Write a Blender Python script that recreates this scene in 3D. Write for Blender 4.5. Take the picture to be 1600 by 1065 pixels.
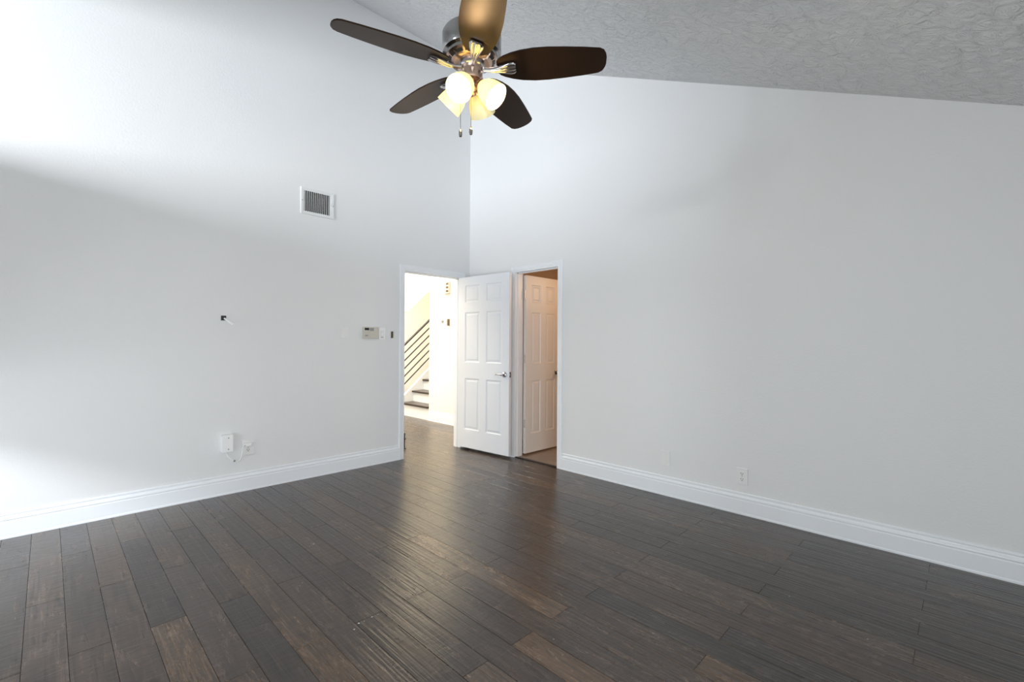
import bpy, bmesh, math, random
from mathutils import Vector, Matrix

random.seed(7)
S = bpy.context.scene
for o in list(bpy.data.objects):
    bpy.data.objects.remove(o)
COL = S.collection
PI = math.pi

# ------------------------------------------------------------------ camera
FPX, YAW, PITCH, ROLL = 719.16, 0.780452, 0.004445, 0.006072
CAM = Vector((-3.6493, -4.3535, 1.2620))
cd = bpy.data.cameras.new('camera')
cam = bpy.data.objects.new('camera', cd)
COL.objects.link(cam)
cd.sensor_width = 36.0
cd.lens = FPX / 1600.0 * 36.0
cd.clip_start = 0.05
fw = Vector((math.cos(YAW) * math.cos(PITCH), math.sin(YAW) * math.cos(PITCH), math.sin(PITCH)))
rt = Vector((math.sin(YAW), -math.cos(YAW), 0))
up = rt.cross(fw)
r2 = rt * math.cos(ROLL) + up * math.sin(ROLL)
u2 = up * math.cos(ROLL) - rt * math.sin(ROLL)
cam.matrix_world = Matrix(((r2.x, u2.x, -fw.x, CAM.x), (r2.y, u2.y, -fw.y, CAM.y),
                           (r2.z, u2.z, -fw.z, CAM.z), (0, 0, 0, 1)))
S.camera = cam

# ------------------------------------------------------------------ world, exposure
S.view_settings.view_transform = 'Standard'
S.view_settings.look = 'None'
S.view_settings.exposure = 0.0
S.view_settings.gamma = 1.0
S.view_settings.use_curve_mapping = False
S.cycles.diffuse_bounces = 6
S.cycles.max_bounces = 12
S.cycles.sample_clamp_indirect = 6.0
W = bpy.data.worlds.new('world')
S.world = W
W.use_nodes = True
W.node_tree.nodes['Background'].inputs[0].default_value = (0.72, 0.84, 1.0, 1)
W.node_tree.nodes['Background'].inputs[1].default_value = 0.25


def area(name, loc, target, sx, sy, power, color=(1, 1, 1), spread=180):
    l = bpy.data.lights.new(name, 'AREA')
    l.shape = 'RECTANGLE'
    l.size, l.size_y = sx, sy
    l.energy = power
    l.color = color
    l.spread = math.radians(spread)
    o = bpy.data.objects.new(name, l)
    COL.objects.link(o)
    o.location = loc
    d = Vector(target) - Vector(loc)
    o.rotation_euler = d.to_track_quat('-Z', 'Y').to_euler()
    return o


# daylight through the windows behind and beside the camera, and in the hall; plus one added side fill
area('daylight_rear_window', (-3.60, -5.16, 0.85), (-3.2, 0, 0.85), 1.5, 1.3, 66, (0.89, 0.96, 1.0))
area('daylight_high_beam', (-7.4, -2.1, 2.52), (-4.6, -1.2, 2.95), 1.6, 0.8, 335, (0.89, 0.95, 1.0))
area('daylight_high_window', (-4.66, -1.21, 3.01), (0, -1.21, 3.01), 2.0, 1.0, 1.5, (0.89, 0.95, 1.0))
area('daylight_low_beam', (-6.6, -2.6, 0.75), (-4.6, -1.3, 0.6), 1.6, 0.5, 16, (0.89, 0.95, 1.0))
area('daylight_low_window', (-4.66, -1.21, 0.55), (0, -1.21, 0.55), 2.0, 0.8, 17, (0.89, 0.95, 1.0))
area('fill_side_opening', (-4.66, -4.15, 0.95), (0, -4.15, 0.8), 1.3, 1.3, 40, (0.88, 0.96, 1.0))  # fill light, added to brighten the lower right wall
area('daylight_hall', (-0.6, 2.6, 4.7), (-0.2, 2.4, 0), 2.2, 2.4, 360, (1.0, 0.945, 0.85))
area('daylight_stair', (2.6, 3.2, 4.7), (2.4, 3.0, 0), 1.6, 0.8, 90, (1.0, 0.86, 0.70))


# ------------------------------------------------------------------ materials
def mat(name, color=(0.8, 0.8, 0.8), rough=0.5, metal=0.0, spec=0.5, bump=None, emit=None, vary=None):
    m = bpy.data.materials.new(name)
    m.use_nodes = True
    nt = m.node_tree
    b = nt.nodes['Principled BSDF']
    b.inputs['Base Color'].default_value = (*color, 1)
    b.inputs['Roughness'].default_value = rough
    b.inputs['Metallic'].default_value = metal
    b.inputs['Specular IOR Level'].default_value = spec
    if emit:
        b.inputs['Emission Color'].default_value = (*emit[0], 1)
        b.inputs['Emission Strength'].default_value = emit[1]
    tc = nt.nodes.new('ShaderNodeTexCoord')
    if vary:                      # (scale, darker factor)
        n = nt.nodes.new('ShaderNodeTexNoise')
        n.inputs['Scale'].default_value = vary[0]
        n.inputs['Detail'].default_value = 3
        mx = nt.nodes.new('ShaderNodeMix')
        mx.data_type = 'RGBA'
        mx.inputs[6].default_value = (*[c * vary[1] for c in color], 1)
        mx.inputs[7].default_value = (*color, 1)
        nt.links.new(tc.outputs['Object'], n.inputs['Vector'])
        nt.links.new(n.outputs['Fac'], mx.inputs[0])
        nt.links.new(mx.outputs[2], b.inputs['Base Color'])
    if bump:                      # (scale, strength, distance, detail)
        n = nt.nodes.new('ShaderNodeTexNoise')
        n.inputs['Scale'].default_value = bump[0]
        n.inputs['Detail'].default_value = bump[3]
        n.inputs['Roughness'].default_value = 0.6
        bp = nt.nodes.new('ShaderNodeBump')
        bp.inputs['Strength'].default_value = bump[1]
        bp.inputs['Distance'].default_value = bump[2]
        nt.links.new(tc.outputs['Object'], n.inputs['Vector'])
        nt.links.new(n.outputs['Fac'], bp.inputs['Height'])
        nt.links.new(bp.outputs['Normal'], b.inputs['Normal'])
    return m


M = {}
M['wall'] = mat('wall_paint', (0.78, 0.782, 0.788), 0.75, spec=0.25, bump=(70, 0.25, 0.004, 2))
M['ceil'] = mat('ceiling_paint', (0.72, 0.725, 0.73), 0.85, spec=0.2)
M['trim'] = mat('trim_paint', (0.84, 0.865, 0.90), 0.35, spec=0.5, vary=(3, 0.985))
M['door2'] = mat('lamplit_door_paint', (0.78, 0.765, 0.74), 0.4, spec=0.5, vary=(5, 0.985))  # white door with some warm lamplight put into its colour
M['door'] = mat('door_paint', (0.80, 0.83, 0.885), 0.4, spec=0.5, vary=(5, 0.985))
M['hallwall'] = mat('hall_paint', (0.87, 0.835, 0.755), 0.75, spec=0.25, bump=(70, 0.2, 0.003, 2))
M['bathwall'] = mat('bath_paint', (0.50, 0.39, 0.30), 0.8, spec=0.25, bump=(70, 0.2, 0.003, 2))
M['plastic'] = mat('white_plastic', (0.90, 0.90, 0.90), 0.4, vary=(20, 0.97))
M['plate'] = mat('plate_plastic', (0.82, 0.815, 0.81), 0.4, vary=(20, 0.97))
M['beige'] = mat('beige_plastic', (0.60, 0.57, 0.50), 0.45, vary=(20, 0.95))
M['greyp'] = mat('grey_plastic', (0.30, 0.30, 0.30), 0.5, vary=(20, 0.9))
M['dark'] = mat('dark_plastic', (0.012, 0.012, 0.014), 0.4, vary=(20, 0.7))
M['brownp'] = mat('brown_plastic', (0.10, 0.075, 0.04), 0.5, vary=(20, 0.8))
M['chrome'] = mat('chrome', (0.62, 0.62, 0.64), 0.14, 1.0, vary=(8, 0.9))
M['lever'] = mat('dark_chrome', (0.30, 0.30, 0.32), 0.12, 1.0, vary=(8, 0.9))
M['nickel'] = mat('brushed_nickel', (0.40, 0.395, 0.39), 0.20, 1.0, vary=(8, 0.9))
M['lit_nickel'] = mat('lamplit_nickel', (0.66, 0.48, 0.38), 0.25, 1.0, vary=(8, 0.9))  # nickel with the lamps' warm glow put into its colour
M['iron'] = mat('black_iron', (0.02, 0.018, 0.016), 0.45, 0.4, vary=(10, 0.7))
M['hinge'] = mat('satin_hinge', (0.70, 0.69, 0.67), 0.4, 0.2, vary=(20, 0.9))
M['vent'] = mat('vent_enamel', (0.78, 0.79, 0.79), 0.45, vary=(20, 0.97))
M['duct_shade'] = mat('duct_shade_black', (0.015, 0.015, 0.016), 0.8, vary=(10, 0.8))  # near-black colour stands for the shade inside the vent
M['bulb'] = mat('lit_bulb', (1, 1, 1), 0.5, emit=((1.0, 0.80, 0.45), 8.0), vary=(5, 1.0))


def blade_mat():
    m = bpy.data.materials.new('blade_wood')
    m.use_nodes = True
    nt = m.node_tree
    b = nt.nodes['Principled BSDF']
    tc = nt.nodes.new('ShaderNodeTexCoord')
    mp = nt.nodes.new('ShaderNodeMapping')
    mp.inputs['Scale'].default_value = (4, 60, 60)
    n = nt.nodes.new('ShaderNodeTexNoise')
    n.inputs['Scale'].default_value = 1.5
    n.inputs['Detail'].default_value = 5
    rp = nt.nodes.new('ShaderNodeValToRGB')
    rp.color_ramp.elements[0].color = (0.007, 0.0040, 0.0025, 1)
    rp.color_ramp.elements[1].color = (0.013, 0.0068, 0.0040, 1)
    nt.links.new(tc.outputs['Object'], mp.inputs[0])
    nt.links.new(mp.outputs[0], n.inputs['Vector'])
    nt.links.new(n.outputs['Fac'], rp.inputs[0])
    nt.links.new(rp.outputs[0], b.inputs['Base Color'])
    b.inputs['Roughness'].default_value = 0.40
    b.inputs['Specular IOR Level'].default_value = 0.32
    b.inputs['Specular Tint'].default_value = (1.0, 0.64, 0.42, 1)  # orange tint puts the lamps' glow into the blade sheen
    return m


M['blade'] = blade_mat()


def shade_mat():
    m = bpy.data.materials.new('amber_glass')
    m.use_nodes = True
    nt = m.node_tree
    nt.nodes.remove(nt.nodes['Principled BSDF'])
    out = nt.nodes['Material Output']
    tc = nt.nodes.new('ShaderNodeTexCoord')
    n = nt.nodes.new('ShaderNodeTexNoise')
    n.inputs['Scale'].default_value = 22
    rp = nt.nodes.new('ShaderNodeValToRGB')
    rp.color_ramp.elements[0].color = (0.97, 0.93, 0.68, 1)
    rp.color_ramp.elements[1].color = (0.98, 0.95, 0.76, 1)
    t = nt.nodes.new('ShaderNodeBsdfTranslucent')
    d = nt.nodes.new('ShaderNodeBsdfDiffuse')
    g = nt.nodes.new('ShaderNodeBsdfGlossy')
    g.inputs['Roughness'].default_value = 0.2
    m1 = nt.nodes.new('ShaderNodeMixShader')
    m1.inputs[0].default_value = 0.45
    m2 = nt.nodes.new('ShaderNodeMixShader')
    m2.inputs[0].default_value = 0.05
    nt.links.new(tc.outputs['Object'], n.inputs['Vector'])
    nt.links.new(n.outputs['Fac'], rp.inputs[0])
    nt.links.new(rp.outputs[0], t.inputs[0])
    nt.links.new(rp.outputs[0], d.inputs[0])
    nt.links.new(t.outputs[0], m1.inputs[1])
    nt.links.new(d.outputs[0], m1.inputs[2])
    nt.links.new(m1.outputs[0], m2.inputs[1])
    nt.links.new(g.outputs[0], m2.inputs[2])
    nt.links.new(m2.outputs[0], out.inputs[0])
    return m


M['shade'] = shade_mat()


def ceiling_texture(m):
    nt = m.node_tree
    b = nt.nodes['Principled BSDF']
    tc = nt.nodes.new('ShaderNodeTexCoord')
    n1 = nt.nodes.new('ShaderNodeTexNoise')
    n1.inputs['Scale'].default_value = 14
    n1.inputs['Detail'].default_value = 5
    n1.inputs['Roughness'].default_value = 0.65
    n1.inputs['Distortion'].default_value = 1.2
    bp = nt.nodes.new('ShaderNodeBump')
    bp.inputs['Strength'].default_value = 0.9
    bp.inputs['Distance'].default_value = 0.035
    nt.links.new(tc.outputs['Object'], n1.inputs['Vector'])
    nt.links.new(n1.outputs['Fac'], bp.inputs['Height'])
    nt.links.new(bp.outputs['Normal'], b.inputs['Normal'])


ceiling_texture(M['ceil'])


def floor_mat():
    m = bpy.data.materials.new('dark_hardwood')
    m.use_nodes = True
    nt = m.node_tree
    L = nt.links.new
    b = nt.nodes['Principled BSDF']
    tc = nt.nodes.new('ShaderNodeTexCoord')
    at = nt.nodes.new('ShaderNodeVertexColor')      # per-plank wood colour
    at.layer_name = 'plank'
    uv = nt.nodes.new('ShaderNodeUVMap')            # grain coordinates shifted per plank
    uv.uv_map = 'grain'

    def noise(vec, sx, sy, detail, rough=0.6, dist=0.0):
        mp = nt.nodes.new('ShaderNodeMapping')
        mp.inputs['Scale'].default_value = (sx, sy, 1)
        n = nt.nodes.new('ShaderNodeTexNoise')
        n.inputs['Scale'].default_value = 1.0
        n.inputs['Detail'].default_value = detail
        n.inputs['Roughness'].default_value = rough
        n.inputs['Distortion'].default_value = dist
        L(vec, mp.inputs[0])
        L(mp.outputs[0], n.inputs['Vector'])
        return n.outputs['Fac']

    def mathn(op, a, bb):
        n = nt.nodes.new('ShaderNodeMath')
        n.operation = op
        for i, v in enumerate((a, bb)):
            if isinstance(v, (int, float)):
                n.inputs[i].default_value = v
            else:
                L(v, n.inputs[i])
        return n.outputs[0]

    g1 = noise(uv.outputs[0], 85, 6.0, 6, 0.65, 0.2)     # fine long grain
    g2 = noise(uv.outputs[0], 14, 3.2, 4, 0.6, 1.5)      # cloudy stain patches
    g3 = noise(uv.outputs[0], 34, 12, 3, 0.65, 1.2)       # swirls
    g4 = noise(uv.outputs[0], 130, 2.2, 3, 0.6, 0.2)     # long scrape streaks

    def contrast(v, k):                                   # centred on 1
        return mathn('ADD', mathn('MULTIPLY', mathn('SUBTRACT', v, 0.5), k), 1.0)
    f = mathn('MULTIPLY', contrast(g1, 1.5), contrast(g2, 2.1))
    f = mathn('MULTIPLY', f, contrast(g3, 0.9))
    f = mathn('MULTIPLY', f, contrast(g4, 2.2))
    f = mathn('MINIMUM', mathn('MAXIMUM', f, 0.18), 2.4)
    vm = nt.nodes.new('ShaderNodeVectorMath')
    vm.operation = 'SCALE'
    L(at.outputs[0], vm.inputs[0])
    L(f, vm.inputs['Scale'])
    L(vm.outputs[0], b.inputs['Base Color'])
    rg = mathn('ADD', mathn('MULTIPLY', g2, 0.24), 0.13)
    L(rg, b.inputs['Roughness'])
    b.inputs['Specular IOR Level'].default_value = 0.75
    # hand-scraped relief: long ridges plus soft cross chatter
    h1 = noise(uv.outputs[0], 62, 1.6, 2, 0.5, 0.2)
    h2 = noise(uv.outputs[0], 9, 34, 2, 0.5, 0.8)
    h = mathn('ADD', mathn('MULTIPLY', h1, 1.3), mathn('MULTIPLY', h2, 0.6))
    h = mathn('ADD', h, mathn('MULTIPLY', g1, 0.25))
    bp = nt.nodes.new('ShaderNodeBump')
    bp.inputs['Strength'].default_value = 0.6
    bp.inputs['Distance'].default_value = 0.004
    L(h, bp.inputs['Height'])
    L(bp.outputs['Normal'], b.inputs['Normal'])
    return m


M['floor'] = floor_mat()
M['gap'] = mat('board_gap', (0.008, 0.006, 0.005), 0.7, vary=(5, 0.8))
M['tread'] = mat('tread_wood', (0.050, 0.034, 0.026), 0.3, vary=(12, 0.6))
M['tile'] = mat('stone_tile', (0.40, 0.33, 0.265), 0.35, vary=(6, 0.55))
M['sill'] = mat('threshold_wood', (0.018, 0.012, 0.009), 0.35, vary=(12, 0.6))


# ------------------------------------------------------------------ mesh helpers
def obj(name, bm, m, parent=None, smooth=False, loc=None):
    me = bpy.data.meshes.new(name)
    bmesh.ops.recalc_face_normals(bm, faces=bm.faces[:])
    if smooth:
        for f in bm.faces:
            f.smooth = True
    bm.to_mesh(me)
    bm.free()
    if isinstance(m, (list, tuple)):
        for k in m:
            me.materials.append(k)
    else:
        me.materials.append(m)
    o = bpy.data.objects.new(name, me)
    COL.objects.link(o)
    if parent:
        o.parent = parent
    if loc:
        o.location = loc
    if smooth:
        md = o.modifiers.new('split', 'EDGE_SPLIT')
        md.split_angle = math.radians(38)
    return o


def tag(o, label=None, cat=None, group=None, kind=None):
    if label:
        o['label'] = label
    if cat:
        o['category'] = cat
    if group:
        o['group'] = group
    if kind:
        o['kind'] = kind
    return o


def empty(name, loc, label, cat, group=None, rz=0):
    o = bpy.data.objects.new(name, None)
    COL.objects.link(o)
    o.location = loc
    o.rotation_euler = (0, 0, rz)
    o.empty_display_size = 0.05
    return tag(o, label, cat, group)


def struct(name, bm, m, label, cat, smooth=False):
    return tag(obj(name, bm, m, None, smooth), label, cat, None, 'structure')


def box(bm, a, b, bev=0.0, mi=0):
    x0, x1 = sorted((a[0], b[0]))
    y0, y1 = sorted((a[1], b[1]))
    z0, z1 = sorted((a[2], b[2]))
    vs = [bm.verts.new(p) for p in ((x0, y0, z0), (x1, y0, z0), (x1, y1, z0), (x0, y1, z0),
                                    (x0, y0, z1), (x1, y0, z1), (x1, y1, z1), (x0, y1, z1))]
    fs = [bm.faces.new([vs[i] for i in q]) for q in
          ((0, 3, 2, 1), (4, 5, 6, 7), (0, 1, 5, 4), (1, 2, 6, 5), (2, 3, 7, 6), (3, 0, 4, 7))]
    for f in fs:
        f.material_index = mi
    if bev:
        es = list({e for f in fs for e in f.edges})
        bmesh.ops.bevel(bm, geom=es, offset=bev, segments=2, affect='EDGES', profile=0.6)
    return fs


def B(*boxes, bev=0.0):
    bm = bmesh.new()
    for a, b in boxes:
        box(bm, a, b, bev)
    return bm


def lathe(bm, prof, n=40, mtx=None, closed=False, phase=0.0):
    rings = []
    for r, z in prof:
        if r < 1e-6:
            rings.append([bm.verts.new((0, 0, z))])
        else:
            rings.append([bm.verts.new((r * math.cos(phase + 2 * PI * k / n), r * math.sin(phase + 2 * PI * k / n), z)) for k in range(n)])
    pairs = list(zip(rings[:-1], rings[1:]))
    if closed:
        pairs.append((rings[-1], rings[0]))
    for A, C in pairs:
        for k in range(n):
            k2 = (k + 1) % n
            if len(A) == 1 and len(C) == 1:
                continue
            if len(A) == 1:
                bm.faces.new((A[0], C[k], C[k2]))
            elif len(C) == 1:
                bm.faces.new((A[k], A[k2], C[0]))
            else:
                bm.faces.new((A[k], A[k2], C[k2], C[k]))
    if mtx is not None:
        vs = [v for R in rings for v in R]
        bmesh.ops.transform(bm, matrix=mtx, verts=vs)
    return bm


def tube(bm, pts, r, n=10, cap=True, radii=None):
    pts = [Vector(p) for p in pts]
    rings = []
    prev = None
    for i, p in enumerate(pts):
        t = (pts[min(i + 1, len(pts) - 1)] - pts[max(i - 1, 0)]).normalized()
        if prev is None:
            a = Vector((0, 0, 1)) if abs(t.z) < 0.9 else Vector((1, 0, 0))
            nrm = t.cross(a).normalized()
        else:
            nrm = (prev - t * prev.dot(t)).normalized()
        prev = nrm
        bn = t.cross(nrm)
        rr = radii[i] if radii else r
        rings.append([bm.verts.new(p + (nrm * math.cos(2 * PI * k / n) + bn * math.sin(2 * PI * k / n)) * rr) for k in range(n)])
    for A, C in zip(rings[:-1], rings[1:]):
        for k in range(n):
            bm.faces.new((A[k], A[(k + 1) % n], C[(k + 1) % n], C[k]))
    if cap:
        bm.faces.new(rings[0][::-1])
        bm.faces.new(rings[-1])
    return bm


def sweep(bm, prof, p0, p1, out, upv=(0, 0, 1), m0=0.0, m1=0.0):
    """extrude profile [(d, h)] along p0->p1; d goes along out, h along upv; m0/m1 mitre slide per unit h"""
    p0, p1, out, upv = Vector(p0), Vector(p1), Vector(out), Vector(upv)
    t = (p1 - p0).normalized()
    A = [bm.verts.new(p0 + out * d + upv * h + t * (m0 * h)) for d, h in prof]
    C = [bm.verts.new(p1 + out * d + upv * h + t * (m1 * h)) for d, h in prof]
    n = len(prof)
    for k in range(n):
        bm.faces.new((A[k], A[(k + 1) % n], C[(k + 1) % n], C[k]))
    bm.faces.new(A[::-1])
    bm.faces.new(C)
    return bm


def prism(bm, pts, y0, y1):
    """polygon in x-z extruded along y"""
    A = [bm.verts.new((x, y0, z)) for x, z in pts]
    C = [bm.verts.new((x, y1, z)) for x, z in pts]
    n = len(pts)
    for k in range(n):
        bm.faces.new((A[k], A[(k + 1) % n], C[(k + 1) % n], C[k]))
    bm.faces.new(A[::-1])
    bm.faces.new(C)
    return bm


# ------------------------------------------------------------------ room shell
T = 0.115                       # wall thickness
XW, YS = -4.6, -5.1             # window wall (left of camera) and rear wall


def cz(y):
    return 4.66 + 0.4645 * y     # underside of the sloped ceiling


D1 = (-0.919, -0.140)           # left doorway, x range
D2 = (-1.397, -0.795)           # right doorway, y range
DH = 2.042                      # opening height

struct('wall_left', B(((XW - T, 0, 0), (D1[0], T, 4.75)), ((D1[1], 0, 0), (0.0, T, 4.75)),
                      ((D1[0], 0, DH), (D1[1], T, 4.75)), ((0, 0, 0), (T, T, 4.75))), M['wall'],
       'tall off-white wall on the left with vent, wall plates and open doorway', 'wall')

bm = bmesh.new()


def yz_prism(bm, pts, x0, x1):
    A = [bm.verts.new((x0, y, z)) for y, z in pts]
    C = [bm.verts.new((x1, y, z)) for y, z in pts]
    n = len(pts)
    for k in range(n):
        bm.faces.new((A[k], A[(k + 1) % n], C[(k + 1) % n], C[k]))
    bm.faces.new(A[::-1])
    bm.faces.new(C)


e = 0.06
yz_prism(bm, [(0, 0), (0, cz(0) + e), (D2[1], cz(D2[1]) + e), (D2[1], 0)], 0, T)
yz_prism(bm, [(D2[1], DH), (D2[1], cz(D2[1]) + e), (D2[0], cz(D2[0]) + e), (D2[0], DH)], 0, T)
yz_prism(bm, [(D2[0], 0), (D2[0], cz(D2[0]) + e), (YS, cz(YS) + e), (YS, 0)], 0, T)
struct('wall_right', bm, M['wall'], 'off-white gable wall on the right under the sloped ceiling', 'wall')

# rear wall with window opening, window wall with a high and a low opening (all behind or beside the camera)
RW = (-4.4, -2.8, 0.1, 1.6)
struct('wall_rear', B(((XW - T, YS - T, 0), (RW[0], YS, cz(YS) + e)), ((RW[1], YS - T, 0), (T, YS, cz(YS) + e)),
                      ((RW[0], YS - T, 0), (RW[1], YS, RW[2])), ((RW[0], YS - T, RW[3]), (RW[1], YS, cz(YS) + e))),
       M['wall'], 'off-white wall with a wide window behind the camera', 'wall')
HY = (-2.3, -0.12)
bm = bmesh.new()
x0, x1 = XW - T, XW
ZH = (2.47, 3.40)
ZL = (0.10, 1.0)
SWY, SWZ = (-4.85, -3.45), (0.25, 1.65)  # unseen opening added to let the side fill in
yz_prism(bm, [(YS, 0), (YS, cz(YS) + e), (SWY[0], cz(SWY[0]) + e), (SWY[0], 0)], x0, x1)
yz_prism(bm, [(SWY[0], 0), (SWY[0], SWZ[0]), (SWY[1], SWZ[0]), (SWY[1], 0)], x0, x1)
yz_prism(bm, [(SWY[0], SWZ[1]), (SWY[0], cz(SWY[0]) + e), (SWY[1], cz(SWY[1]) + e), (SWY[1], SWZ[1])], x0, x1)
yz_prism(bm, [(SWY[1], 0), (SWY[1], cz(SWY[1]) + e), (HY[0], cz(HY[0]) + e), (HY[0], 0)], x0, x1)
yz_prism(bm, [(HY[1], 0), (HY[1], cz(HY[1]) + e), (0, cz(0) + e), (0, 0)], x0, x1)
yz_prism(bm, [(HY[0], 0), (HY[0], ZL[0]), (HY[1], ZL[0]), (HY[1], 0)], x0, x1)
yz_prism(bm, [(HY[0], ZL[1]), (HY[0], ZH[0]), (HY[1], ZH[0]), (HY[1], ZL[1])], x0, x1)
yz_prism(bm, [(HY[0], ZH[1]), (HY[0], cz(HY[0]) + e), (HY[1], cz(HY[1]) + e), (HY[1], ZH[1])], x0, x1)
struct('wall_window', bm, M['wall'], 'off-white gable wall with windows beside the camera', 'wall')

# window frames and panes in the openings
def pane_mat():
    m = bpy.data.materials.new('window_glass')
    m.use_nodes = True
    nt = m.node_tree
    nt.nodes.remove(nt.nodes['Principled BSDF'])
    t = nt.nodes.new('ShaderNodeBsdfTransparent')
    g = nt.nodes.new('ShaderNodeBsdfGlossy')
    g.inputs['Roughness'].default_value = 0.02
    fr = nt.nodes.new('ShaderNodeFresnel')
    fr.inputs['IOR'].default_value = 1.2
    mx = nt.nodes.new('ShaderNodeMixShader')
    nt.links.new(fr.outputs[0], mx.inputs[0])
    nt.links.new(t.outputs[0], mx.inputs[1])
    nt.links.new(g.outputs[0], mx.inputs[2])
    nt.links.new(mx.outputs[0], nt.nodes['Material Output'].inputs[0])
    return m


GLASS = pane_mat()


def window(n, a, b, axis, label):
    """a, b: opposite corners of the opening; axis: 0 = wall normal along x, 1 = along y"""
    w = 0.035
    u = 1 - axis
    boxes = []
    for lo, hi in (((a[u], a[2]), (a[u] + w, b[2])), ((b[u] - w, a[2]), (b[u], b[2])), ((a[u], a[2]), (b[u], a[2] + w)), ((a[u], b[2] - w), (b[u], b[2]))):
        p, q = [0, 0, lo[1]], [0, 0, hi[1]]
        p[axis], q[axis] = a[axis], b[axis]
        p[u], q[u] = lo[0], hi[0]
        boxes.append((p, q))
    o = struct('window_%d' % n, B(*boxes), M['trim'], label, 'window')
    mid = (a[axis] + b[axis]) / 2
    p, q = list(a), list(b)
    p[axis], q[axis] = mid - 0.002, mid + 0.002
    p[u] += w
    q[u] -= w
    p[2] += w
    q[2] -= w
    obj('pane', B((p, q)), GLASS, o)


window(1, (XW - 0.045, HY[0], ZH[0] - 0.034), (XW - 0.005, HY[1], ZH[1] + 0.034), 0, 'high white-framed window in the window wall')
window(2, (XW - 0.045, HY[0], ZL[0]), (XW - 0.005, HY[1], ZL[1] + 0.034), 0, 'low white-framed window in the window wall')
window(3, (XW - 0.045, SWY[0], SWZ[0]), (XW - 0.005, SWY[1], SWZ[1]), 0, 'added unseen white-framed window for the side fill light beside the camera')
window(4, (RW[0], YS - 0.045, RW[2]), (RW[1], YS - 0.005, RW[3]), 1, 'white-framed window behind the camera')

bm = bmesh.new()
yz_prism(bm, [(T, cz(T)), (T, cz(T) + 0.12), (YS - T, cz(YS - T) + 0.12), (YS - T, cz(YS - T))], XW - T, T)
struct('ceiling', bm, M['ceil'], 'sloped white textured ceiling rising to the left wall', 'ceiling')

# ------------------------------------------------------------------ floor: boards laid in brick bond
PW, PX0, PL = 0.1306, -3.711, 1.2
bm = bmesh.new()
cl = bm.loops.layers.float_color.new('plank')
uvl = bm.loops.layers.uv.new('grain')
# boards with a wood tone of their own: (row, joint y at the camera-side end) -> tone
TONE = {(13, -3.0): 2.1, (11, -4.2): 1.7, (14, -4.8): 1.6, (3, -3.0): 1.45, (6, -3.6): 1.4, (5, -1.8): 0.72,
        (1, -1.8): 0.85, (10, -2.4): 1.25, (8, -2.4): 0.85, (9, -3.0): 0.8, (12, -2.4): 1.35, (0, -2.4): 1.2,
        (7, -3.0): 1.05, (4, -1.2): 1.15, (6, -1.2): 1.3, (16, -4.8): 0.7, (2, -2.4): 1.0, (7, -1.8): 0.9,
        (8, -3.6): 0.65, (9, -1.8): 1.35, (4, -2.4): 1.05, (5, -3.0): 0.7, (10, -3.6): 0.75, (15, -3.0): 0.95}
rows = range(int((XW - PX0) / PW) - 1, int((0.75 - PX0) / PW) + 2)
g = 0.0009
for r in rows:
    xa, xb = PX0 + r * PW, PX0 + (r + 1) * PW
    xa, xb = max(xa, XW), min(xb, 0.75)
    if xb - xa < 0.01:
        continue
    off = 0.0 if r % 2 == 0 else 0.6
    k = -5
    for k in range(-5, 6):
        ya, yb = k * PL + off, (k + 1) * PL + off
        key = (r, round(ya, 1))
        ya, yb = max(ya, YS - 0.02), min(yb, 5.0)
        if yb - ya < 0.02:
            continue
        xe = xb
        # bedroom boards stop under the right wall; hall boards stop at the hall wall
        if (ya + yb) / 2 < 0 and yb <= 0.05:
            xe = min(xb, 0.055)
            if xe - xa < 0.01:
                continue
        rnd = random.Random(r * 131 + k * 17 + 5)
        tone = TONE.get(key, rnd.choice((0.68, 0.8, 0.9, 1.0, 1.05, 1.15, 1.3, 1.45)))
        hue = rnd.uniform(-1, 1)
        base = (0.040 * tone * (1 + 0.06 * hue), 0.0262 * tone, 0.0190 * tone * (1 - 0.10 * hue))
        if tone > 1.25:
            base = (base[0] * 1.08, base[1] * 1.02, base[2] * 0.86)
        ou, ov = rnd.uniform(0, 40), rnd.uniform(0, 40)
        b1, dz = 0.0007, 0.0004
        o4 = [(xa + g, ya + g), (xe - g, ya + g), (xe - g, yb - g), (xa + g, yb - g)]
        i4 = [(xa + g + b1, ya + g + b1), (xe - g - b1, ya + g + b1), (xe - g - b1, yb - g - b1), (xa + g + b1, yb - g - b1)]
        vo = [bm.verts.new((x, y, -dz)) for x, y in o4]
        vi = [bm.verts.new((x, y, 0)) for x, y in i4]
        vd = [bm.verts.new((x, y, -0.012)) for x, y in o4]
        fs = [bm.faces.new(vi)]
        for q in range(4):
            fs.append(bm.faces.new((vo[q], vo[(q + 1) % 4], vi[(q + 1) % 4], vi[q])))
            fs.append(bm.faces.new((vd[q], vd[(q + 1) % 4], vo[(q + 1) % 4], vo[q])))
        for f in fs:
            for lp in f.loops:
                lp[cl] = (*base, 1)
                lp[uvl].uv = (lp.vert.co.x + ou, lp.vert.co.y + ov)
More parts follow.
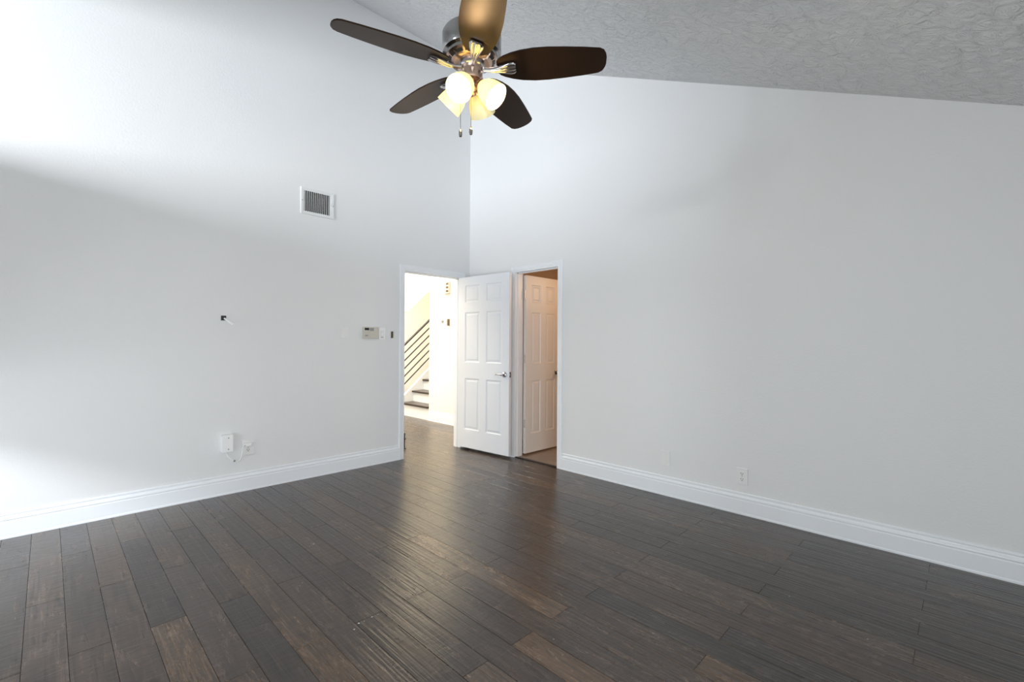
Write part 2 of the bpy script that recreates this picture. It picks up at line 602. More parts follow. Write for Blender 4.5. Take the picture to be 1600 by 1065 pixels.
# small dried paint flecks on the boards
for x, y, d in ((-2.655, -2.412, 0.010), (-2.63, -2.415, 0.006), (-2.59, -2.409, 0.008), (-2.56, -2.411, 0.005), (-2.69, -2.44, 0.009), (-2.47, -1.45, 0.012),
                (-2.50, -1.47, 0.007), (-1.87, -2.37, 0.007), (-1.78, -3.38, 0.008), (-1.79, -3.41, 0.006), (-1.02, -3.72, 0.010), (-1.16, -4.05, 0.008),
                (-2.12, -3.10, 0.006), (-2.72, -1.90, 0.010), (-2.70, -1.88, 0.008)):
    rf = random.Random(int(x * 991 + y * 77))
    vs = [bm.verts.new((x + d * rf.uniform(0.3, 0.6) * math.cos(q * PI / 3), y + d * rf.uniform(0.3, 0.6) * math.sin(q * PI / 3), 0.0006)) for q in range(6)]
    f = bm.faces.new(vs)
    for lp in f.loops:
        lp[cl] = (0.45, 0.43, 0.40, 1)
        lp[uvl].uv = (lp.vert.co.x, lp.vert.co.y)
nb = len(bm.faces)
fs = box(bm, (XW - T, YS - T, -0.10), (0.056, 0.0, -0.010), mi=1)
fs = box(bm, (-2.6, 0.0, -0.10), (0.76, 5.0, -0.010), mi=1)
struct('floor', bm, [M['floor'], M['gap']], 'dark hand-scraped hardwood plank floor', 'floor')

# ------------------------------------------------------------------ baseboards
BP = [(0, 0), (0.019, 0), (0.019, 0.010), (0.0165, 0.017), (0.016, 0.104), (0.0135, 0.110), (0.0135, 0.114), (0.016, 0.119),
      (0.0145, 0.128), (0.009, 0.136), (0.0075, 0.141), (0.0075, 0.144), (0.010, 0.149), (0.009, 0.157), (0.004, 0.160), (0, 0.160)]
CW = 0.062
bm = bmesh.new()
sweep(bm, BP, (XW, 0, 0), (D1[0] - CW + 0.002, 0, 0), (0, -1, 0))
struct('baseboard_left', bm, M['trim'], 'tall white moulded baseboard along the left wall', 'baseboard')
bm = bmesh.new()
sweep(bm, BP, (0, D2[0] - CW + 0.002, 0), (0, YS, 0), (-1, 0, 0))
struct('baseboard_right', bm, M['trim'], 'tall white moulded baseboard along the right wall', 'baseboard')
bm = bmesh.new()
sweep(bm, BP, (0, -0.019, 0), (0, D2[1] + CW - 0.002, 0), (-1, 0, 0))
struct('baseboard_corner', bm, M['trim'], 'short white baseboard in the corner behind the open white door', 'baseboard')

# ------------------------------------------------------------------ door casings and jambs
# casing profile: d = out from wall, h = away from the opening
CP = [(0, 0.0), (0.009, 0.0), (0.011, 0.004), (0.011, 0.012), (0.0095, 0.016), (0.0125, 0.022), (0.0145, 0.036),
      (0.0165, 0.046), (0.0175, 0.054), (0.015, 0.060), (0.011, CW), (0, CW)]


def casing(name, along, a, b, face, outv, label):
    """along: unit vector of the opening's width; a<b limits; face: plane position function"""
    bm = bmesh.new()
    al = Vector(along)
    ov = Vector(outv)

    def P(s, z):
        return al * s + Vector((0, 0, z)) + face
    sweep(bm, CP, P(a, 0), P(a, DH), ov, -al, 0.0, 1.0)
    sweep(bm, CP, P(b, 0), P(b, DH), ov, al, 0.0, 1.0)
    sweep(bm, CP, P(a, DH), P(b, DH), ov, (0, 0, 1), -1.0, 1.0)
    # jamb lining with stop
    n = -ov
    jt = 0.014

    def jbox(s0, s1, z0, z1, d0, d1):
        p, q = P(s0, z0) + n * d0, P(s1, z1) + n * d1
        box(bm, p, q)
    jbox(a - 0.002, a + 0.001, 0, DH, -0.001, T + 0.001)
    jbox(b - 0.001, b + 0.002, 0, DH, -0.001, T + 0.001)
    jbox(a - 0.002, b + 0.002, DH - 0.001, DH + 0.002, -0.001, T + 0.001)
    return bm, jbox


bm, jb = casing('trim_1', (1, 0, 0), D1[0], D1[1], Vector((0, 0, 0)), (0, -1, 0), '')
for s0, s1, z0, z1 in ((D1[0], D1[0] + 0.011, 0, DH), (D1[1] - 0.011, D1[1], 0, DH), (D1[0], D1[1], DH - 0.011, DH)):
    jb(s0, s1, z0, z1, 0.045, 0.080)
struct('trim_1', bm, M['trim'], 'white moulded casing and jamb around the doorway to the bright hall', 'door casing')
bm, jb = casing('trim_2', (0, 1, 0), D2[0], D2[1], Vector((0, 0, 0)), (-1, 0, 0), '')
for s0, s1, z0, z1 in ((D2[0], D2[0] + 0.011, 0, DH), (D2[1] - 0.011, D2[1], 0, DH), (D2[0], D2[1], DH - 0.011, DH)):
    jb(s0, s1, z0, z1, 0.030, 0.068)
struct('trim_2', bm, M['trim'], 'white moulded casing and jamb around the narrow right-hand doorway', 'door casing')


# ------------------------------------------------------------------ six-panel doors
def door_leaf(w, h, t, stile, mull):
    """local x 0..w, z 0..h, faces at y=0 (visible) and y=t"""
    bm = bmesh.new()
    pw = (w - 2 * stile - mull) / 2
    xs = [0, stile, stile + pw, stile + pw + mull, w - stile, w]
    zs = [0, 0.215, 0.815, 1.005, 1.590, 1.705, 1.905, h]
    for side in (0, 1):
        y = 0 if side == 0 else t
        sgn = 1 if side == 0 else -1
        for i in range(5):
            for j in range(7):
                panel = i in (1, 3) and j in (1, 3, 5)
                rect = lambda q: [(xs[i] + q, zs[j] + q), (xs[i + 1] - q, zs[j] + q), (xs[i + 1] - q, zs[j + 1] - q), (xs[i] + q, zs[j + 1] - q)]
                if not panel:
                    bm.faces.new([bm.verts.new((x, y, z)) for x, z in rect(0)])
                else:
                    rings = []
                    for q, d in ((0, 0), (0.006, 0.0055), (0.014, 0.0075), (0.024, 0.0070), (0.036, 0.0022)):
                        rings.append([bm.verts.new((x, y + sgn * d, z)) for x, z in rect(q)])
                    for A, C in zip(rings[:-1], rings[1:]):
                        for k in range(4):
                            bm.faces.new((A[k], A[(k + 1) % 4], C[(k + 1) % 4], C[k]))
                    bm.faces.new(rings[-1])
    for a, b in (((0, 0), (w, 0)), ((w, 0), (w, h)), ((w, h), (0, h)), ((0, h), (0, 0))):
        bm.faces.new([bm.verts.new(p) for p in ((a[0], 0, a[1]), (b[0], 0, b[1]), (b[0], t, b[1]), (a[0], t, a[1]))])
    bmesh.ops.remove_doubles(bm, verts=bm.verts[:], dist=1e-5)
    return bm


def rot_to(axis):
    return Vector((0, 0, 1)).rotation_difference(Vector(axis)).to_matrix().to_4x4()


# door 1: hinged by the corner, swung into the bedroom
H1 = Vector((-0.180, -0.014))
ang = math.radians(-85.3)
w1, h1, t1 = 0.800, 2.007, 0.035
bm = door_leaf(w1, h1, t1, 0.112, 0.108)
d1 = obj('door_1', bm, M['door'])
d1.location = (H1.x, H1.y, 0.030)
d1.rotation_euler = (0, 0, ang)
tag(d1, 'white six-panel door with lever, swung open against the right wall', 'door', None, 'structure')
hz = 0.915 - 0.03
bm = bmesh.new()
lathe(bm, [(0, 0.0), (0.033, 0.0), (0.033, 0.004), (0.030, 0.010), (0.016, 0.013), (0.013, 0.016), (0.013, 0.048), (0.015, 0.052), (0.0, 0.056)], 28,
      Matrix.Translation((w1 - 0.062, 0, hz)) @ rot_to((0, -1, 0)))
hd = obj('door_handle', bm, M['chrome'], d1, True)
tag(hd, 'chrome round rose and spindle')
bm = bmesh.new()
tube(bm, [(w1 - 0.055, -0.046, hz), (w1 - 0.075, -0.048, hz), (w1 - 0.100, -0.048, hz + 0.001), (w1 - 0.135, -0.046, hz + 0.002), (w1 - 0.165, -0.040, hz)], 0.009, 12,
     radii=[0.0105, 0.010, 0.0085, 0.008, 0.0075])
obj('lever', bm, M['lever'], hd, True)
bm = bmesh.new()
box(bm, (w1 - 0.001, t1 / 2 - 0.0125, hz - 0.030), (w1 + 0.0012, t1 / 2 + 0.0125, hz + 0.030), 0.0005)
box(bm, (w1, t1 / 2 - 0.007, hz - 0.010), (w1 + 0.008, t1 / 2 + 0.007, hz + 0.010), 0.001)
tag(obj('latch_plate', bm, M['nickel'], d1), 'metal latch plate on the free edge')
for z in (0.20, 1.0, 1.80):
    bm = bmesh.new()
    lathe(bm, [(0, -0.045), (0.006, -0.045), (0.006, 0.045), (0, 0.045)], 12, Matrix.Translation((-0.004, t1 + 0.004, z)))
    box(bm, (-0.0015, 0.004, z - 0.044), (0.0, t1, z + 0.044))
    obj('hinge', bm, M['hinge'], d1)

# door 2: hinged on the left jamb, swung 90 degrees into the small room
w2, h2, t2 = 0.600, 2.005, 0.035
bm = door_leaf(w2, h2, t2, 0.098, 0.090)
d2 = obj('door_2', bm, M['door2'])
d2.location = (0.134, -0.824, 0.022)
d2.rotation_euler = (0, 0, math.radians(-0.5))
tag(d2, 'six-panel door with round knob, opened into the dim room at right', 'door', None, 'structure')
kz = 0.915 - 0.022
bm = bmesh.new()
lathe(bm, [(0, 0), (0.031, 0), (0.031, 0.004), (0.026, 0.009), (0.013, 0.012), (0.012, 0.030), (0.020, 0.036), (0.027, 0.046), (0.0275, 0.056),
           (0.024, 0.064), (0.012, 0.069), (0, 0.070)], 28, Matrix.Translation((w2 - 0.066, 0, kz)) @ rot_to((0, -1, 0)))
tag(obj('door_knob', bm, M['nickel'], d2, True), 'round satin metal knob')
for z in (0.335, 1.06, 1.785):
    bm = bmesh.new()
    box(bm, (-0.016, 0.002, z - 0.045), (0.0005, 0.006, z + 0.045))
    box(bm, (-0.0015, 0.0, z - 0.045), (0.0005, t2 - 0.004, z + 0.045))
    lathe(bm, [(0, -0.047), (0.006, -0.047), (0.006, 0.047), (0, 0.047)], 12, Matrix.Translation((-0.008, t2 + 0.006, z)))
    tag(obj('hinge', bm, M['hinge'], d2), 'pale metal butt hinge')

# dark threshold strip under the right doorway
struct('trim_3', B(((0.0, D2[0], -0.012), (0.034, D2[1], 0.006)), bev=0.002), M['sill'],
       'dark wooden threshold strip in the right-hand doorway', 'threshold')

# ------------------------------------------------------------------ small dim room behind the right doorway
BX, BY0, BY1, BZ = 2.3, -2.6, -0.02, 2.44
struct('floor_bath', B(((0.034, BY0, -0.09), (BX, BY1, 0.0))), M['tile'], 'taupe stone-look floor of the dim room', 'floor')
struct('wall_bath', B(((BX, BY0 - T, 0), (BX + T, BY1, BZ)), ((T, BY0 - T, 0), (BX, BY0, BZ)), ((T + 0.001, BY1, 0), (BX + T, BY1 + 0.1, BZ))),
       M['bathwall'], 'tan walls of the dim room behind the right doorway', 'wall')
struct('ceiling_bath', B(((T + 0.001, BY0 - T, BZ), (BX + T, BY1 + 0.1, BZ + 0.05))), M['bathwall'], 'tan ceiling of the dim room', 'ceiling')
pl = bpy.data.lights.new('bath_lamp', 'POINT')
pl.energy = 24
pl.color = (1.0, 0.64, 0.36)
pl.shadow_soft_size = 0.12
po = bpy.data.objects.new('bath_lamp', pl)
COL.objects.link(po)
po.location = (1.35, -1.9, 2.05)

# ------------------------------------------------------------------ hall beyond the left doorway
HX = 0.72                        # hall-side wall plane
HE = 1.862                       # where that wall ends beside the stairs
struct('wall_hall', B(((HX, T + 0.001, 0), (HX + T, HE - 0.1, 4.9)), ((HX, HE - 0.1, 0), (5.0, HE, 4.9))), M['hallwall'],
       'bright cream hall wall with door chime and controls', 'wall')
struct('wall_hall_end', B(((-2.6, 4.3, 0), (5.0, 4.4, 4.9)), ((-2.7, T + 0.001, 0), (-2.6, 4.4, 4.9)), ((5.0, HE, 0), (5.1, 4.4, 4.9))), M['hallwall'],
       'cream end walls of the hall behind the staircase', 'wall')
struct('ceiling_hall', B(((-2.7, T + 0.001, 4.9), (5.1, 4.4, 5.0))), M['hallwall'], 'cream ceiling of the hall', 'ceiling')
bm = bmesh.new()
sweep(bm, BP, (HX, T + 0.02, 0), (HX, HE, 0), (-1, 0, 0))
struct('baseboard_hall', bm, M['trim'], 'white moulded baseboard along the bright hall wall', 'baseboard')
bm = bmesh.new()
prism(bm, [(1.40, 1.87), (4.9, 5.02 - 0.12), (1.32, 4.9), (1.32, 1.87)], 3.6, 3.75)
struct('wall_stair', bm, M['hallwall'], 'cream bulkhead with sloping lower edge above the stairs', 'wall')

# staircase rising to the right behind the hall wall
RIS, GO, SX, SY0, SY1 = 0.190, 0.220, 0.715, HE + 0.002, 2.650
st = empty('staircase', (SX, SY0, 0), 'white staircase with dark treads and black slanted railing beyond the left doorway', 'staircase')
NST = 13
for k in range(NST):
    z = RIS * (k + 1) + 0.032
    x = GO * k
    obj('riser', B(((x, 0, RIS * k + (0.032 if k else 0)), (x + 0.02, SY1 - SY0, z - 0.032))), M['trim'], st)
    obj('tread', B(((x - 0.028, 0, z - 0.032), (x + GO + 0.02, SY1 - SY0, z)), bev=0.006), M['tread'], st)
bm = bmesh.new()
sl = RIS / GO
x1 = GO * NST
prism(bm, [(-0.06, 0), (-0.06, 0.30 - 0.06 * sl), (x1, 0.30 + x1 * sl), (x1, 0)], SY1 - SY0, SY1 - SY0 + 0.05)
tag(obj('stringer', bm, M['trim'], st), 'white closed stringer on the far side')

# railing on the stringer: sloped black handrail and five thin bars
YR = SY1 - SY0 + 0.025
def slope_tube(z0, xa, xb, r):
    bm = bmesh.new()
    tube(bm, [(xa, YR, z0 + xa * sl), (xb, YR, z0 + xb * sl)], r, 10)
    return bm


xb_ = 2.6
bm = bmesh.new()
sweep(bm, [(-0.022, -0.018), (0.022, -0.018), (0.022, 0.010), (0.014, 0.018), (-0.014, 0.018), (-0.022, 0.010)],
      (-0.05, YR, 1.178 - 0.05 * sl), (xb_, YR, 1.178 + xb_ * sl), (0, 1, 0))
for xp in (-0.05, xb_):
    box(bm, (xp - 0.02, YR - 0.02, 0.30 + xp * sl - 0.02), (xp + 0.02, YR + 0.02, 1.18 + xp * sl))
rl = tag(obj('railing', bm, M['iron'], st), 'black metal railing of slanted parallel bars')
for k in range(5):
    obj('bar', slope_tube(1.032 - 0.137 * k, -0.05, xb_, 0.0105), M['iron'], rl, True)

# door chime, thermostat and small sensor on the hall wall (plane x = HX)
ch = empty('door_chime', (HX, 1.385, 2.02), 'cream door chime with three dark slots high on the hall wall', 'door chime')
obj('cover', B(((-0.045, -0.075, 0), (0, 0.075, 0.185)), bev=0.006), M['beige'], ch)
for k in range(3):
    tag(obj('slot', B(((-0.0465, -0.072, 0.018 + k * 0.056), (-0.030, -0.010, 0.054 + k * 0.056)), bev=0.003), M['brownp'], ch), 'dark brown slot')
th = empty('thermostat', (HX, 1.348, 1.52), 'small tan thermostat on the hall wall below the chime', 'thermostat')
obj('base', B(((-0.012, -0.034, 0), (0, 0.034, 0.112)), bev=0.003), M['beige'], th)
tag(obj('cover', B(((-0.026, -0.028, 0.006), (-0.010, 0.020, 0.106)), bev=0.003), M['brownp'], th), 'dark brown cover')
bm = bmesh.new()
lathe(bm, [(0, 0), (0.026, 0), (0.024, 0.012), (0.012, 0.016), (0, 0.017)], 20, rot_to((-1, 0, 0)))
tag(obj('wall_sensor', bm, M['greyp'], None, True, (HX, 1.51, 1.594)), 'tiny round grey sensor left of the thermostat', 'sensor')
# slim dark stop standing on the hall floor behind the left jamb
bm = bmesh.new()
lathe(bm, [(0, 0), (0.022, 0), (0.022, 0.004), (0.008, 0.010), (0.007, 0.17), (0.011, 0.175), (0.010, 0.185), (0, 0.188)], 16)
tube(bm, [(0, 0, 0.10), (0.02, 0.012, 0.106), (0.032, 0.02, 0.115)], 0.006, 8)
tag(obj('door_stop', bm, M['iron'], None, True, (-0.655, 0.40, 0.0)), 'slim dark post on the hall floor just behind the left door jamb', 'door stop')

# ------------------------------------------------------------------ wall vent on the left wall
vx0, vx1, vz0, vz1 = -2.025, -1.709, 2.440, 2.691
vn = empty('wall_vent', (vx0, 0, vz0), 'white metal air vent with vertical louvers high on the left wall', 'vent')
vw, vh = vx1 - vx0, vz1 - vz0
ix0, ix1, iz0, iz1 = 0.032, vw - 0.046, 0.030, vh - 0.030
bm = bmesh.new()
loops = []
for (q, d) in ((0.0, 0.0), (0.004, 0.011), (0.009, 0.012)):
    loops.append([bm.verts.new((x, -d, z)) for x, z in ((q, q), (vw - q, q), (vw - q, vh - q), (q, vh - q))])
for d in (0.009, -0.02):
    loops.append([bm.verts.new((x, -d, z)) for x, z in ((ix0, iz0), (ix1, iz0), (ix1, iz1), (ix0, iz1))])
for A, C in zip(loops[:-1], loops[1:]):
    for k in range(4):
        bm.faces.new((A[k], A[(k + 1) % 4], C[(k + 1) % 4], C[k]))
obj('frame', bm, M['vent'], vn)
obj('duct_shade', B(((ix0, -0.0015, iz0), (ix1, -0.0005, iz1))), M['duct_shade'], vn)  # flat sheet coloured as the shade behind the louvers
bm = bmesh.new()
nl = 13
for k in range(nl):
    xk = ix0 + (ix1 - ix0) * (k + 0.5) / nl
    m = Matrix.Translation((xk, -0.0065, 0)) @ Matrix.Rotation(math.radians(68), 4, 'Z')
    fs = box(bm, (-0.0055, -0.0020, iz0), (0.0055, 0.0020, iz1))
    vs = list({v for f in fs for v in f.verts})
    bmesh.ops.transform(bm, matrix=m, verts=vs)
obj('louvers', bm, M['vent'], vn)
bm = bmesh.new()
tube(bm, [(ix1 + 0.004, -0.012, vh * 0.52), (ix1 + 0.010, -0.022, vh * 0.54), (ix1 + 0.016, -0.026, vh * 0.60)], 0.0035, 8)
obj('lever', bm, M['vent'], vn)
for xs_ in (0.014, vw - 0.014):
    bm = bmesh.new()
    lathe(bm, [(0, 0), (0.0045, 0), (0.0035, 0.002), (0, 0.0026)], 12, Matrix.Translation((xs_, -0.0118, vh * 0.5)) @ rot_to((0, -1, 0)))
    obj('screw', bm, M['nickel'], vn)


# ------------------------------------------------------------------ wall plates
def screw(par, x, z, y=-0.0088, r=0.0032, m='nickel'):
    bm = bmesh.new()
    lathe(bm, [(0, 0), (r, 0), (r * 0.8, 0.0012), (0, 0.0016)], 12, Matrix.Translation((x, y, z)) @ rot_to((0, -1, 0)))
    return obj('screw', bm, M[m], par)


def plate_mesh(w, h, t=0.009):
    bm = bmesh.new()
    box(bm, (-w / 2, -t, -h / 2), (w / 2, 0, h / 2), 0.003)
    return bm


def outlet(loc, rz, label, w=0.078, h=0.124):
    t = empty('power_outlet', loc, label, 'outlet', None, rz)
    obj('cover_plate', plate_mesh(w, h), M['plate'], t)
    for s in (-1, 1):
        bm = bmesh.new()
        box(bm, (-0.017, -0.0105, s * 0.0205 - 0.0145), (0.017, -0.005, s * 0.0205 + 0.0145), 0.002)
        f = obj('socket', bm, M['plate'], t)
        bm = bmesh.new()
        zc = s * 0.0205
        box(bm, (-0.0085, -0.0110, zc - 0.001), (-0.0055, -0.0080, zc + 0.009))
        box(bm, (0.0055, -0.0110, zc - 0.001), (0.0085, -0.0080, zc + 0.008))
        lathe(bm, [(0, 0), (0.0032, 0), (0.0032, 0.0008), (0, 0.0008)], 12, Matrix.Translation((0, -0.0103, zc - 0.008)) @ rot_to((0, -1, 0)))
        tag(obj('slots', bm, M['dark'], f), 'dark plug slots')
    screw(t, 0, 0)
    return t


# right wall (normal -x): local -y must point to -x  -> rotate by -90 deg
RZ = -PI / 2
bp_ = empty('blank_plate', (0, -2.557, 0.307), 'blank off-white wall plate low on the right wall', 'wall plate', None, RZ)
obj('cover_plate', plate_mesh(0.082, 0.124), M['plate'], bp_)
for s in (-1, 1):
    screw(bp_, 0, s * 0.044, m='plate')
outlet((0, -3.163, 0.281), RZ, 'double power outlet low on the right wall')

# left wall plates
bp2 = empty('blank_plate', (-1.596, 0, 1.354), 'plain grey-white wall plate left of the keypad', 'wall plate')
obj('cover_plate', plate_mesh(0.076, 0.112), M['plate'], bp2)
for s in (-1, 1):
    screw(bp2, 0, s * 0.042, m='plate')

kp = empty('alarm_keypad', (-1.323, 0, 1.357), 'beige wall keypad with small dark display beside the doorway', 'keypad')
bm = bmesh.new()
box(bm, (-0.082, -0.026, -0.059), (0.082, 0, 0.059), 0.004)
obj('housing', bm, M['beige'], kp)
tag(obj('display', B(((-0.070, -0.0275, 0.026), (-0.022, -0.022, 0.050)), bev=0.001), M['dark'], kp), 'small black display')
tag(obj('label_strip', B(((-0.014, -0.0270, 0.020), (0.030, -0.024, 0.050)), bev=0.001), M['greyp'], kp), 'grey slanted strip')
obj('cover_flap', B(((-0.018, -0.0285, -0.054), (0.070, -0.024, 0.010)), bev=0.002), M['beige'], kp)
tag(obj('button', B(((-0.066, -0.0285, -0.034), (-0.036, -0.024, -0.022)), bev=0.002), M['greyp'], kp), 'grey oval button')

sw = empty('light_switch', (-1.189, 0, 1.353), 'white slide light switch right of the keypad', 'switch')
obj('cover_plate', plate_mesh(0.074, 0.122), M['plastic'], sw)
obj('rocker', B(((-0.017, -0.0115, -0.033), (0.017, -0.005, 0.033)), bev=0.002), M['plate'], sw)
obj('slider', B(((-0.006, -0.018, -0.020), (0.006, -0.007, 0.004)), bev=0.002), M['plastic'], sw)
tag(obj('slot', B(((-0.015, -0.0105, -0.044), (0.015, -0.006, -0.037))), M['greyp'], sw), 'grey slot under the slider')

sn = empty('control_box', (-1.074, 0, 1.341), 'tiny dark box on the left wall next to the door casing', 'control')
obj('backplate', B(((-0.022, -0.006, -0.046), (0.022, 0, 0.046)), bev=0.002), M['plate'], sn)
tag(obj('body', B(((-0.010, -0.020, -0.034), (0.010, -0.005, 0.036)), bev=0.003), M['brownp'], sn), 'dark body')

# hole with a black jack and a white connector hanging out (television cable)
cb = empty('cable_jack', (-2.628, 0, 1.453), 'black cable hole with a white connector hanging out of the left wall', 'cable')
bm = bmesh.new()
box(bm, (-0.020, -0.004, -0.020), (0.018, 0, 0.020), 0.002)
tag(obj('socket', bm, M['dark'], cb), 'black square socket')
bm = bmesh.new()
tube(bm, [(0.004, -0.003, -0.002), (0.016, -0.020, -0.016), (0.034, -0.030, -0.030)], 0.0075, 12)
tag(obj('cable', bm, M['plastic'], cb, True), 'short white cable')
bm = bmesh.new()
tube(bm, [(0.030, -0.028, -0.027), (0.052, -0.036, -0.044), (0.060, -0.038, -0.050)], 0.011, 14, radii=[0.012, 0.0145, 0.0145])
tag(obj('plug', bm, M['plastic'], cb, True), 'white plug')

# low on the left wall: protruding box, outlet and looped cord
sb = empty('power_box', (-2.603, 0, 0.424), 'white surge box with two screws and a looped white cord low on the left wall', 'box')
bm = bmesh.new()
box(bm, (-0.042, -0.052, -0.070), (0.042, 0, 0.070), 0.005)
obj('housing', bm, M['plastic'], sb)
for s in (-1, 1):
    bm = bmesh.new()
    lathe(bm, [(0, 0), (0.005, 0), (0.004, 0.002), (0, 0.003)], 12, Matrix.Translation((0.006, -0.052, s * 0.046)) @ rot_to((0, -1, 0)))
    tag(obj('screw', bm, M['greyp'], sb), 'grey screw head')
ot = outlet((-2.440, 0, 0.362), 0, 'power outlet with white plug low on the left wall', 0.100, 0.128)

def smoothpts(P, n=8):
    P = [Vector(p) for p in P]
    Q = [P[0] * 2 - P[1]] + P + [P[-1] * 2 - P[-2]]
    out = []
    for i in range(1, len(Q) - 2):
        for k in range(n):
            t = k / n
            a, b, c, d = Q[i - 1], Q[i], Q[i + 1], Q[i + 2]
            out.append(0.5 * ((2 * b) + (c - a) * t + (2 * a - 5 * b + 4 * c - d) * t * t + (3 * b - a - 3 * c + d) * t ** 3))
    out.append(P[-1])
    return out


bm = bmesh.new()
tube(bm, smoothpts([(-0.010, -0.030, 0.004), (0.000, -0.034, -0.028), (0.022, -0.038, -0.058), (0.050, -0.036, -0.082), (0.085, -0.030, -0.090),
                    (0.104, -0.030, -0.060), (0.112, -0.034, -0.005), (0.122, -0.040, 0.040), (0.150, -0.036, 0.040)]), 0.0054, 10)
cord = tag(obj('cord', bm, M['plastic'], sb, True), 'white cord looping to the outlet')
cord.location = (0, 0, -0.070)
bm = bmesh.new()
box(bm, (0.132, -0.042, 0.022), (0.180, -0.0118, 0.048), 0.006)
obj('plug', bm, M['plastic'], cord)
bm = bmesh.new()
tube(bm, [(0.046, -0.037, -0.078), (0.058, -0.036, -0.086)], 0.0075, 10)
tag(obj('cord_clip', bm, M['greyp'], cord, True), 'grey clip on the cord')

# ------------------------------------------------------------------ ceiling fan
FX, FY, FZ = -2.283, -2.729, 2.520
fan = empty('ceiling_fan', (FX, FY, FZ), 'five-blade dark wood ceiling fan with four lit glass shades', 'ceiling fan')
top = cz(FY) - FZ
bm = bmesh.new()
lathe(bm, [(0, 0.15), (0.013, 0.15), (0.013, top - 0.02), (0, top - 0.02)], 18)
obj('downrod', bm, M['nickel'], fan, True)
bm = bmesh.new()
lathe(bm, [(0, -0.075), (0.022, -0.075), (0.032, -0.068), (0.058, -0.03), (0.066, 0.0), (0.066, 0.05), (0, 0.05)], 32, Matrix.Translation((0, 0, top)))
obj('canopy', bm, M['nickel'], fan, True)
bm = bmesh.new()
lathe(bm, [(0, 0.178), (0.040, 0.178), (0.060, 0.170), (0.118, 0.165), (0.130, 0.160), (0.1355, 0.150), (0.1355, 0.072), (0.132, 0.064), (0.118, 0.058),
           (0.117, 0.046), (0.0, 0.046)], 56)
hs = obj('motor_housing', bm, M['nickel'], fan, True)
bm = bmesh.new()
lathe(bm, [(0, 0.050), (0.1165, 0.050), (0.1165, 0.046), (0.112, 0.042), (0.088, 0.026), (0.076, 0.022), (0.0, 0.022)], 56)
hs = tag(obj('vent_ring', bm, M['lit_nickel'], fan, True), 'nickel ring under the motor, warm lamp glow put into its colour')
bm = bmesh.new()
for k in range(15):                                # cooling slots in the lower ring
    a = 2 * PI * k / 15 + 0.1
    fs = box(bm, (-0.0075, -0.0155, -0.0012), (0.0075, 0.0155, 0.0012))
    vs = list({v for f in fs for v in f.verts})
    bmesh.ops.transform(bm, matrix=Matrix.Rotation(a, 4, 'Z') @ Matrix.Translation((0.1005, 0, 0.0345)) @ Matrix.Rotation(math.radians(-34), 4, 'Y'), verts=vs)
tag(obj('cooling_slots', bm, M['dark'], hs), 'ring of dark slots')
bm = bmesh.new()
lathe(bm, [(0, 0.024), (0.060, 0.024), (0.064, 0.020), (0.064, 0.002), (0.060, -0.002), (0, -0.002)], 40)
tag(obj('hub_ring', bm, M['chrome'], fan, True), 'polished chrome ring')
bm = bmesh.new()
lathe(bm, [(0, 0.0), (0.050, 0.0), (0.051, -0.040), (0.046, -0.052), (0.034, -0.058), (0.024, -0.062), (0.0, -0.062)], 40)
obj('switch_housing', bm, M['lit_nickel'], fan, True)
bm = bmesh.new()
lathe(bm, [(0, -0.060), (0.022, -0.060), (0.027, -0.070), (0.027, -0.088), (0.018, -0.096), (0.012, -0.102), (0.016, -0.110), (0.014, -0.120), (0.006, -0.127), (0, -0.128)], 28)
obj('light_fitter', bm, M['lit_nickel'], fan, True)

# blades: outline (distance from hub, half width)
PIT = math.radians(14)
OUT = [(0.118, 0.030), (0.130, 0.046), (0.150, 0.058), (0.185, 0.070), (0.230, 0.081), (0.290, 0.0875), (0.350, 0.0875), (0.430, 0.082), (0.510, 0.074),
       (0.578, 0.066), (0.596, 0.055), (0.606, 0.036), (0.610, 0.018), (0.610, 0.0)]


def blade_mesh():
    bm = bmesh.new()
    pts = [(u, v) for u, v in OUT] + [(u, -v) for u, v in reversed(OUT[:-1])]
    t = 0.0065
    A = [bm.verts.new((u, v, t / 2)) for u, v in pts]
    C = [bm.verts.new((u, v, -t / 2)) for u, v in pts]
    n = len(pts)
    bm.faces.new(A)
    bm.faces.new(C[::-1])
    for k in range(n):
        bm.faces.new((A[k], C[k], C[(k + 1) % n], A[(k + 1) % n]))
    es = [ed for ed in bm.edges if abs(ed.verts[0].co.z - ed.verts[1].co.z) < 1e-6]
    bmesh.ops.bevel(bm, geom=es, offset=0.0016, segments=2, affect='EDGES')
    return bm


def bracket_mesh():
    """cast blade iron: narrow arm flaring to a fluted paddle under the blade root"""
    bm = bmesh.new()
    secs = [(0.056, 0.010, 0.010, -0.004), (0.085, 0.010, 0.009, -0.009), (0.110, 0.013, 0.010, -0.0115), (0.145, 0.022, 0.010, -0.0105),
            (0.180, 0.031, 0.009, -0.009), (0.196, 0.031, 0.008, -0.008), (0.205, 0.023, 0.006, -0.007)]
    nseg = 12
    rings = []
    for u, hw, th, zc in secs:
        topv, bot = [], []
        for k in range(nseg + 1):
            s = -1 + 2 * k / nseg
            rid = 0.0035 * abs(math.cos(1.5 * PI * s))
            zb = zc - th / 2 - rid + (0.004 * s * s)
            topv.append(bm.verts.new((u, hw * s, zc + th / 2)))
            bot.append(bm.verts.new((u, hw * s, zb)))
        rings.append(topv + bot[::-1])
    n = len(rings[0])
    for A, C in zip(rings[:-1], rings[1:]):
        for k in range(n):
            bm.faces.new((A[k], A[(k + 1) % n], C[(k + 1) % n], C[k]))
    bm.faces.new(rings[0])
    bm.faces.new(rings[-1][::-1])
    return bm


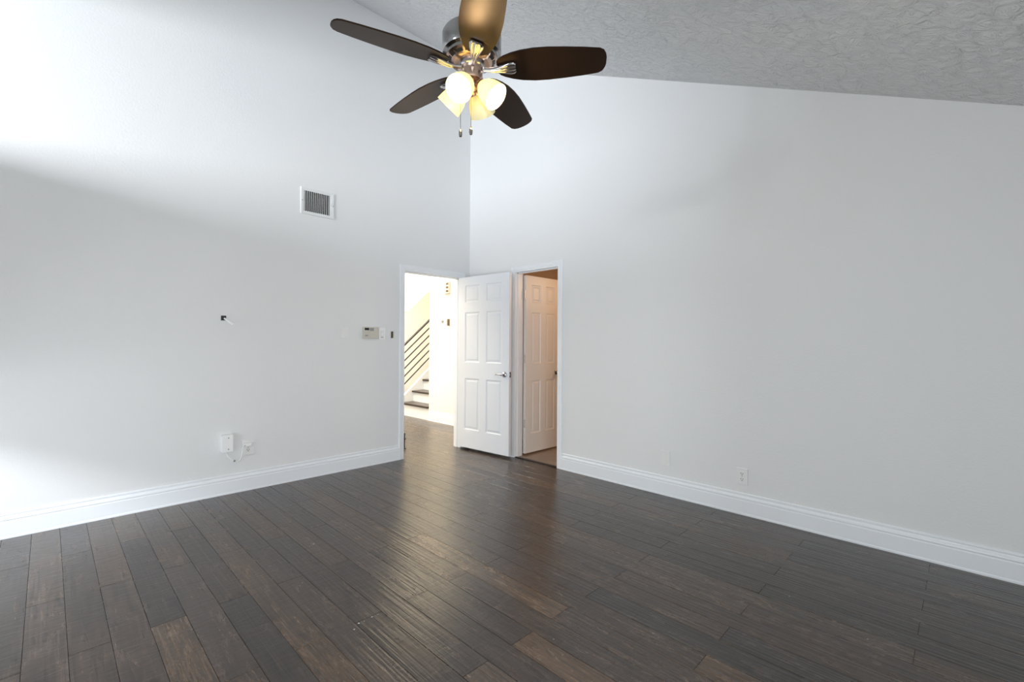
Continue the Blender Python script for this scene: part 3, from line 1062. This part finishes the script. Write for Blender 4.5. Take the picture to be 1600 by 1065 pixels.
b0 = i0 = None
for k in range(5):
    a = math.radians(164.1 + 72 * k)
    if b0 is None:
        b0 = b = obj('blade', blade_mesh(), M['blade'], fan)
        i0 = i = obj('blade_bracket', bracket_mesh(), M['chrome'], fan, True)
    else:
        b = b0.copy()
        COL.objects.link(b)
        i = i0.copy()
        COL.objects.link(i)
    for o, dz in ((b, 0.004), (i, -0.001)):
        o.matrix_local = Matrix.Rotation(a, 4, 'Z') @ Matrix.Translation((0, 0, dz)) @ Matrix.Rotation(-PIT, 4, 'X')

# lamp arms, shades, bulbs
SPROF = [(0.020, 0.0), (0.024, 0.002), (0.034, 0.014), (0.046, 0.032), (0.054, 0.052), (0.058, 0.072), (0.060, 0.090), (0.0615, 0.103)]
camdir = math.atan2(CAM.y - FY, CAM.x - FX)
for k in range(4):
    a = camdir + math.radians(-27 + 90 * k)
    # positive offset turns to the viewer's right when measured counter-clockwise from the camera direction
    hv = Vector((math.cos(a), math.sin(a), 0))
    ax = (hv * math.cos(math.radians(43)) + Vector((0, 0, -1)) * math.sin(math.radians(43))).normalized()
    neck = hv * 0.044 + Vector((0, 0, -0.078))
    mt = Matrix.Translation(neck) @ rot_to(ax)
    bm = bmesh.new()
    tube(bm, smoothpts([hv * 0.020 + Vector((0, 0, -0.078)), hv * 0.032 + Vector((0, 0, -0.076)), neck + ax * 0.004], 5), 0.009, 12)
    lathe(bm, [(0, -0.006), (0.018, -0.006), (0.025, 0.000), (0.027, 0.010), (0.0, 0.010)], 24, mt)
    arm = obj('lamp_arm', bm, M['lit_nickel'], fan, True)
    bm = bmesh.new()
    prof = [(r, z + 0.006) for r, z in SPROF]
    inner = [(r - 0.0022, z + 0.006) for r, z in reversed(SPROF)]
    lathe(bm, prof + inner, 36, mt, closed=True)
    sh = obj('lamp_shade', bm, M['shade'], fan, True)
    tag(sh, 'amber frosted glass shade, lit')
    bm = bmesh.new()
    lathe(bm, [(0, 0.012), (0.012, 0.012), (0.014, 0.026), (0.022, 0.042), (0.0275, 0.058), (0.026, 0.072), (0.017, 0.083), (0, 0.087)], 24, mt)
    dead = k == 2                      # the rear lamp is out
    obj('bulb', bm, M['plastic'] if dead else M['bulb'], sh, True)
    if dead:
        sh['label'] = 'frosted glass shade of the unlit rear lamp'
        continue
    l = bpy.data.lights.new('fan_lamp', 'POINT')
    l.energy = 9.0
    l.color = (1.0, 0.74, 0.40)
    l.shadow_soft_size = 0.022
    lo = bpy.data.objects.new('fan_lamp', l)
    COL.objects.link(lo)
    lo.location = Vector((FX, FY, FZ)) + neck + ax * 0.100

# pull chains with fobs
for k, (sx, drop) in enumerate(((-0.050, 0.272), (-0.002, 0.262))):
    p = rt * sx
    bm = bmesh.new()
    tube(bm, [(p.x, p.y, -0.050), (p.x, p.y, -drop)], 0.0014, 8)
    chn = obj('pull_chain', bm, M['nickel'], fan)
    bm = bmesh.new()
    lathe(bm, [(0, 0.0), (0.003, -0.001), (0.0075, -0.010), (0.0085, -0.026), (0.007, -0.038), (0.0, -0.041)], 16, Matrix.Translation((p.x, p.y, -drop)))
    obj('fob', bm, M['nickel'], chn, True)
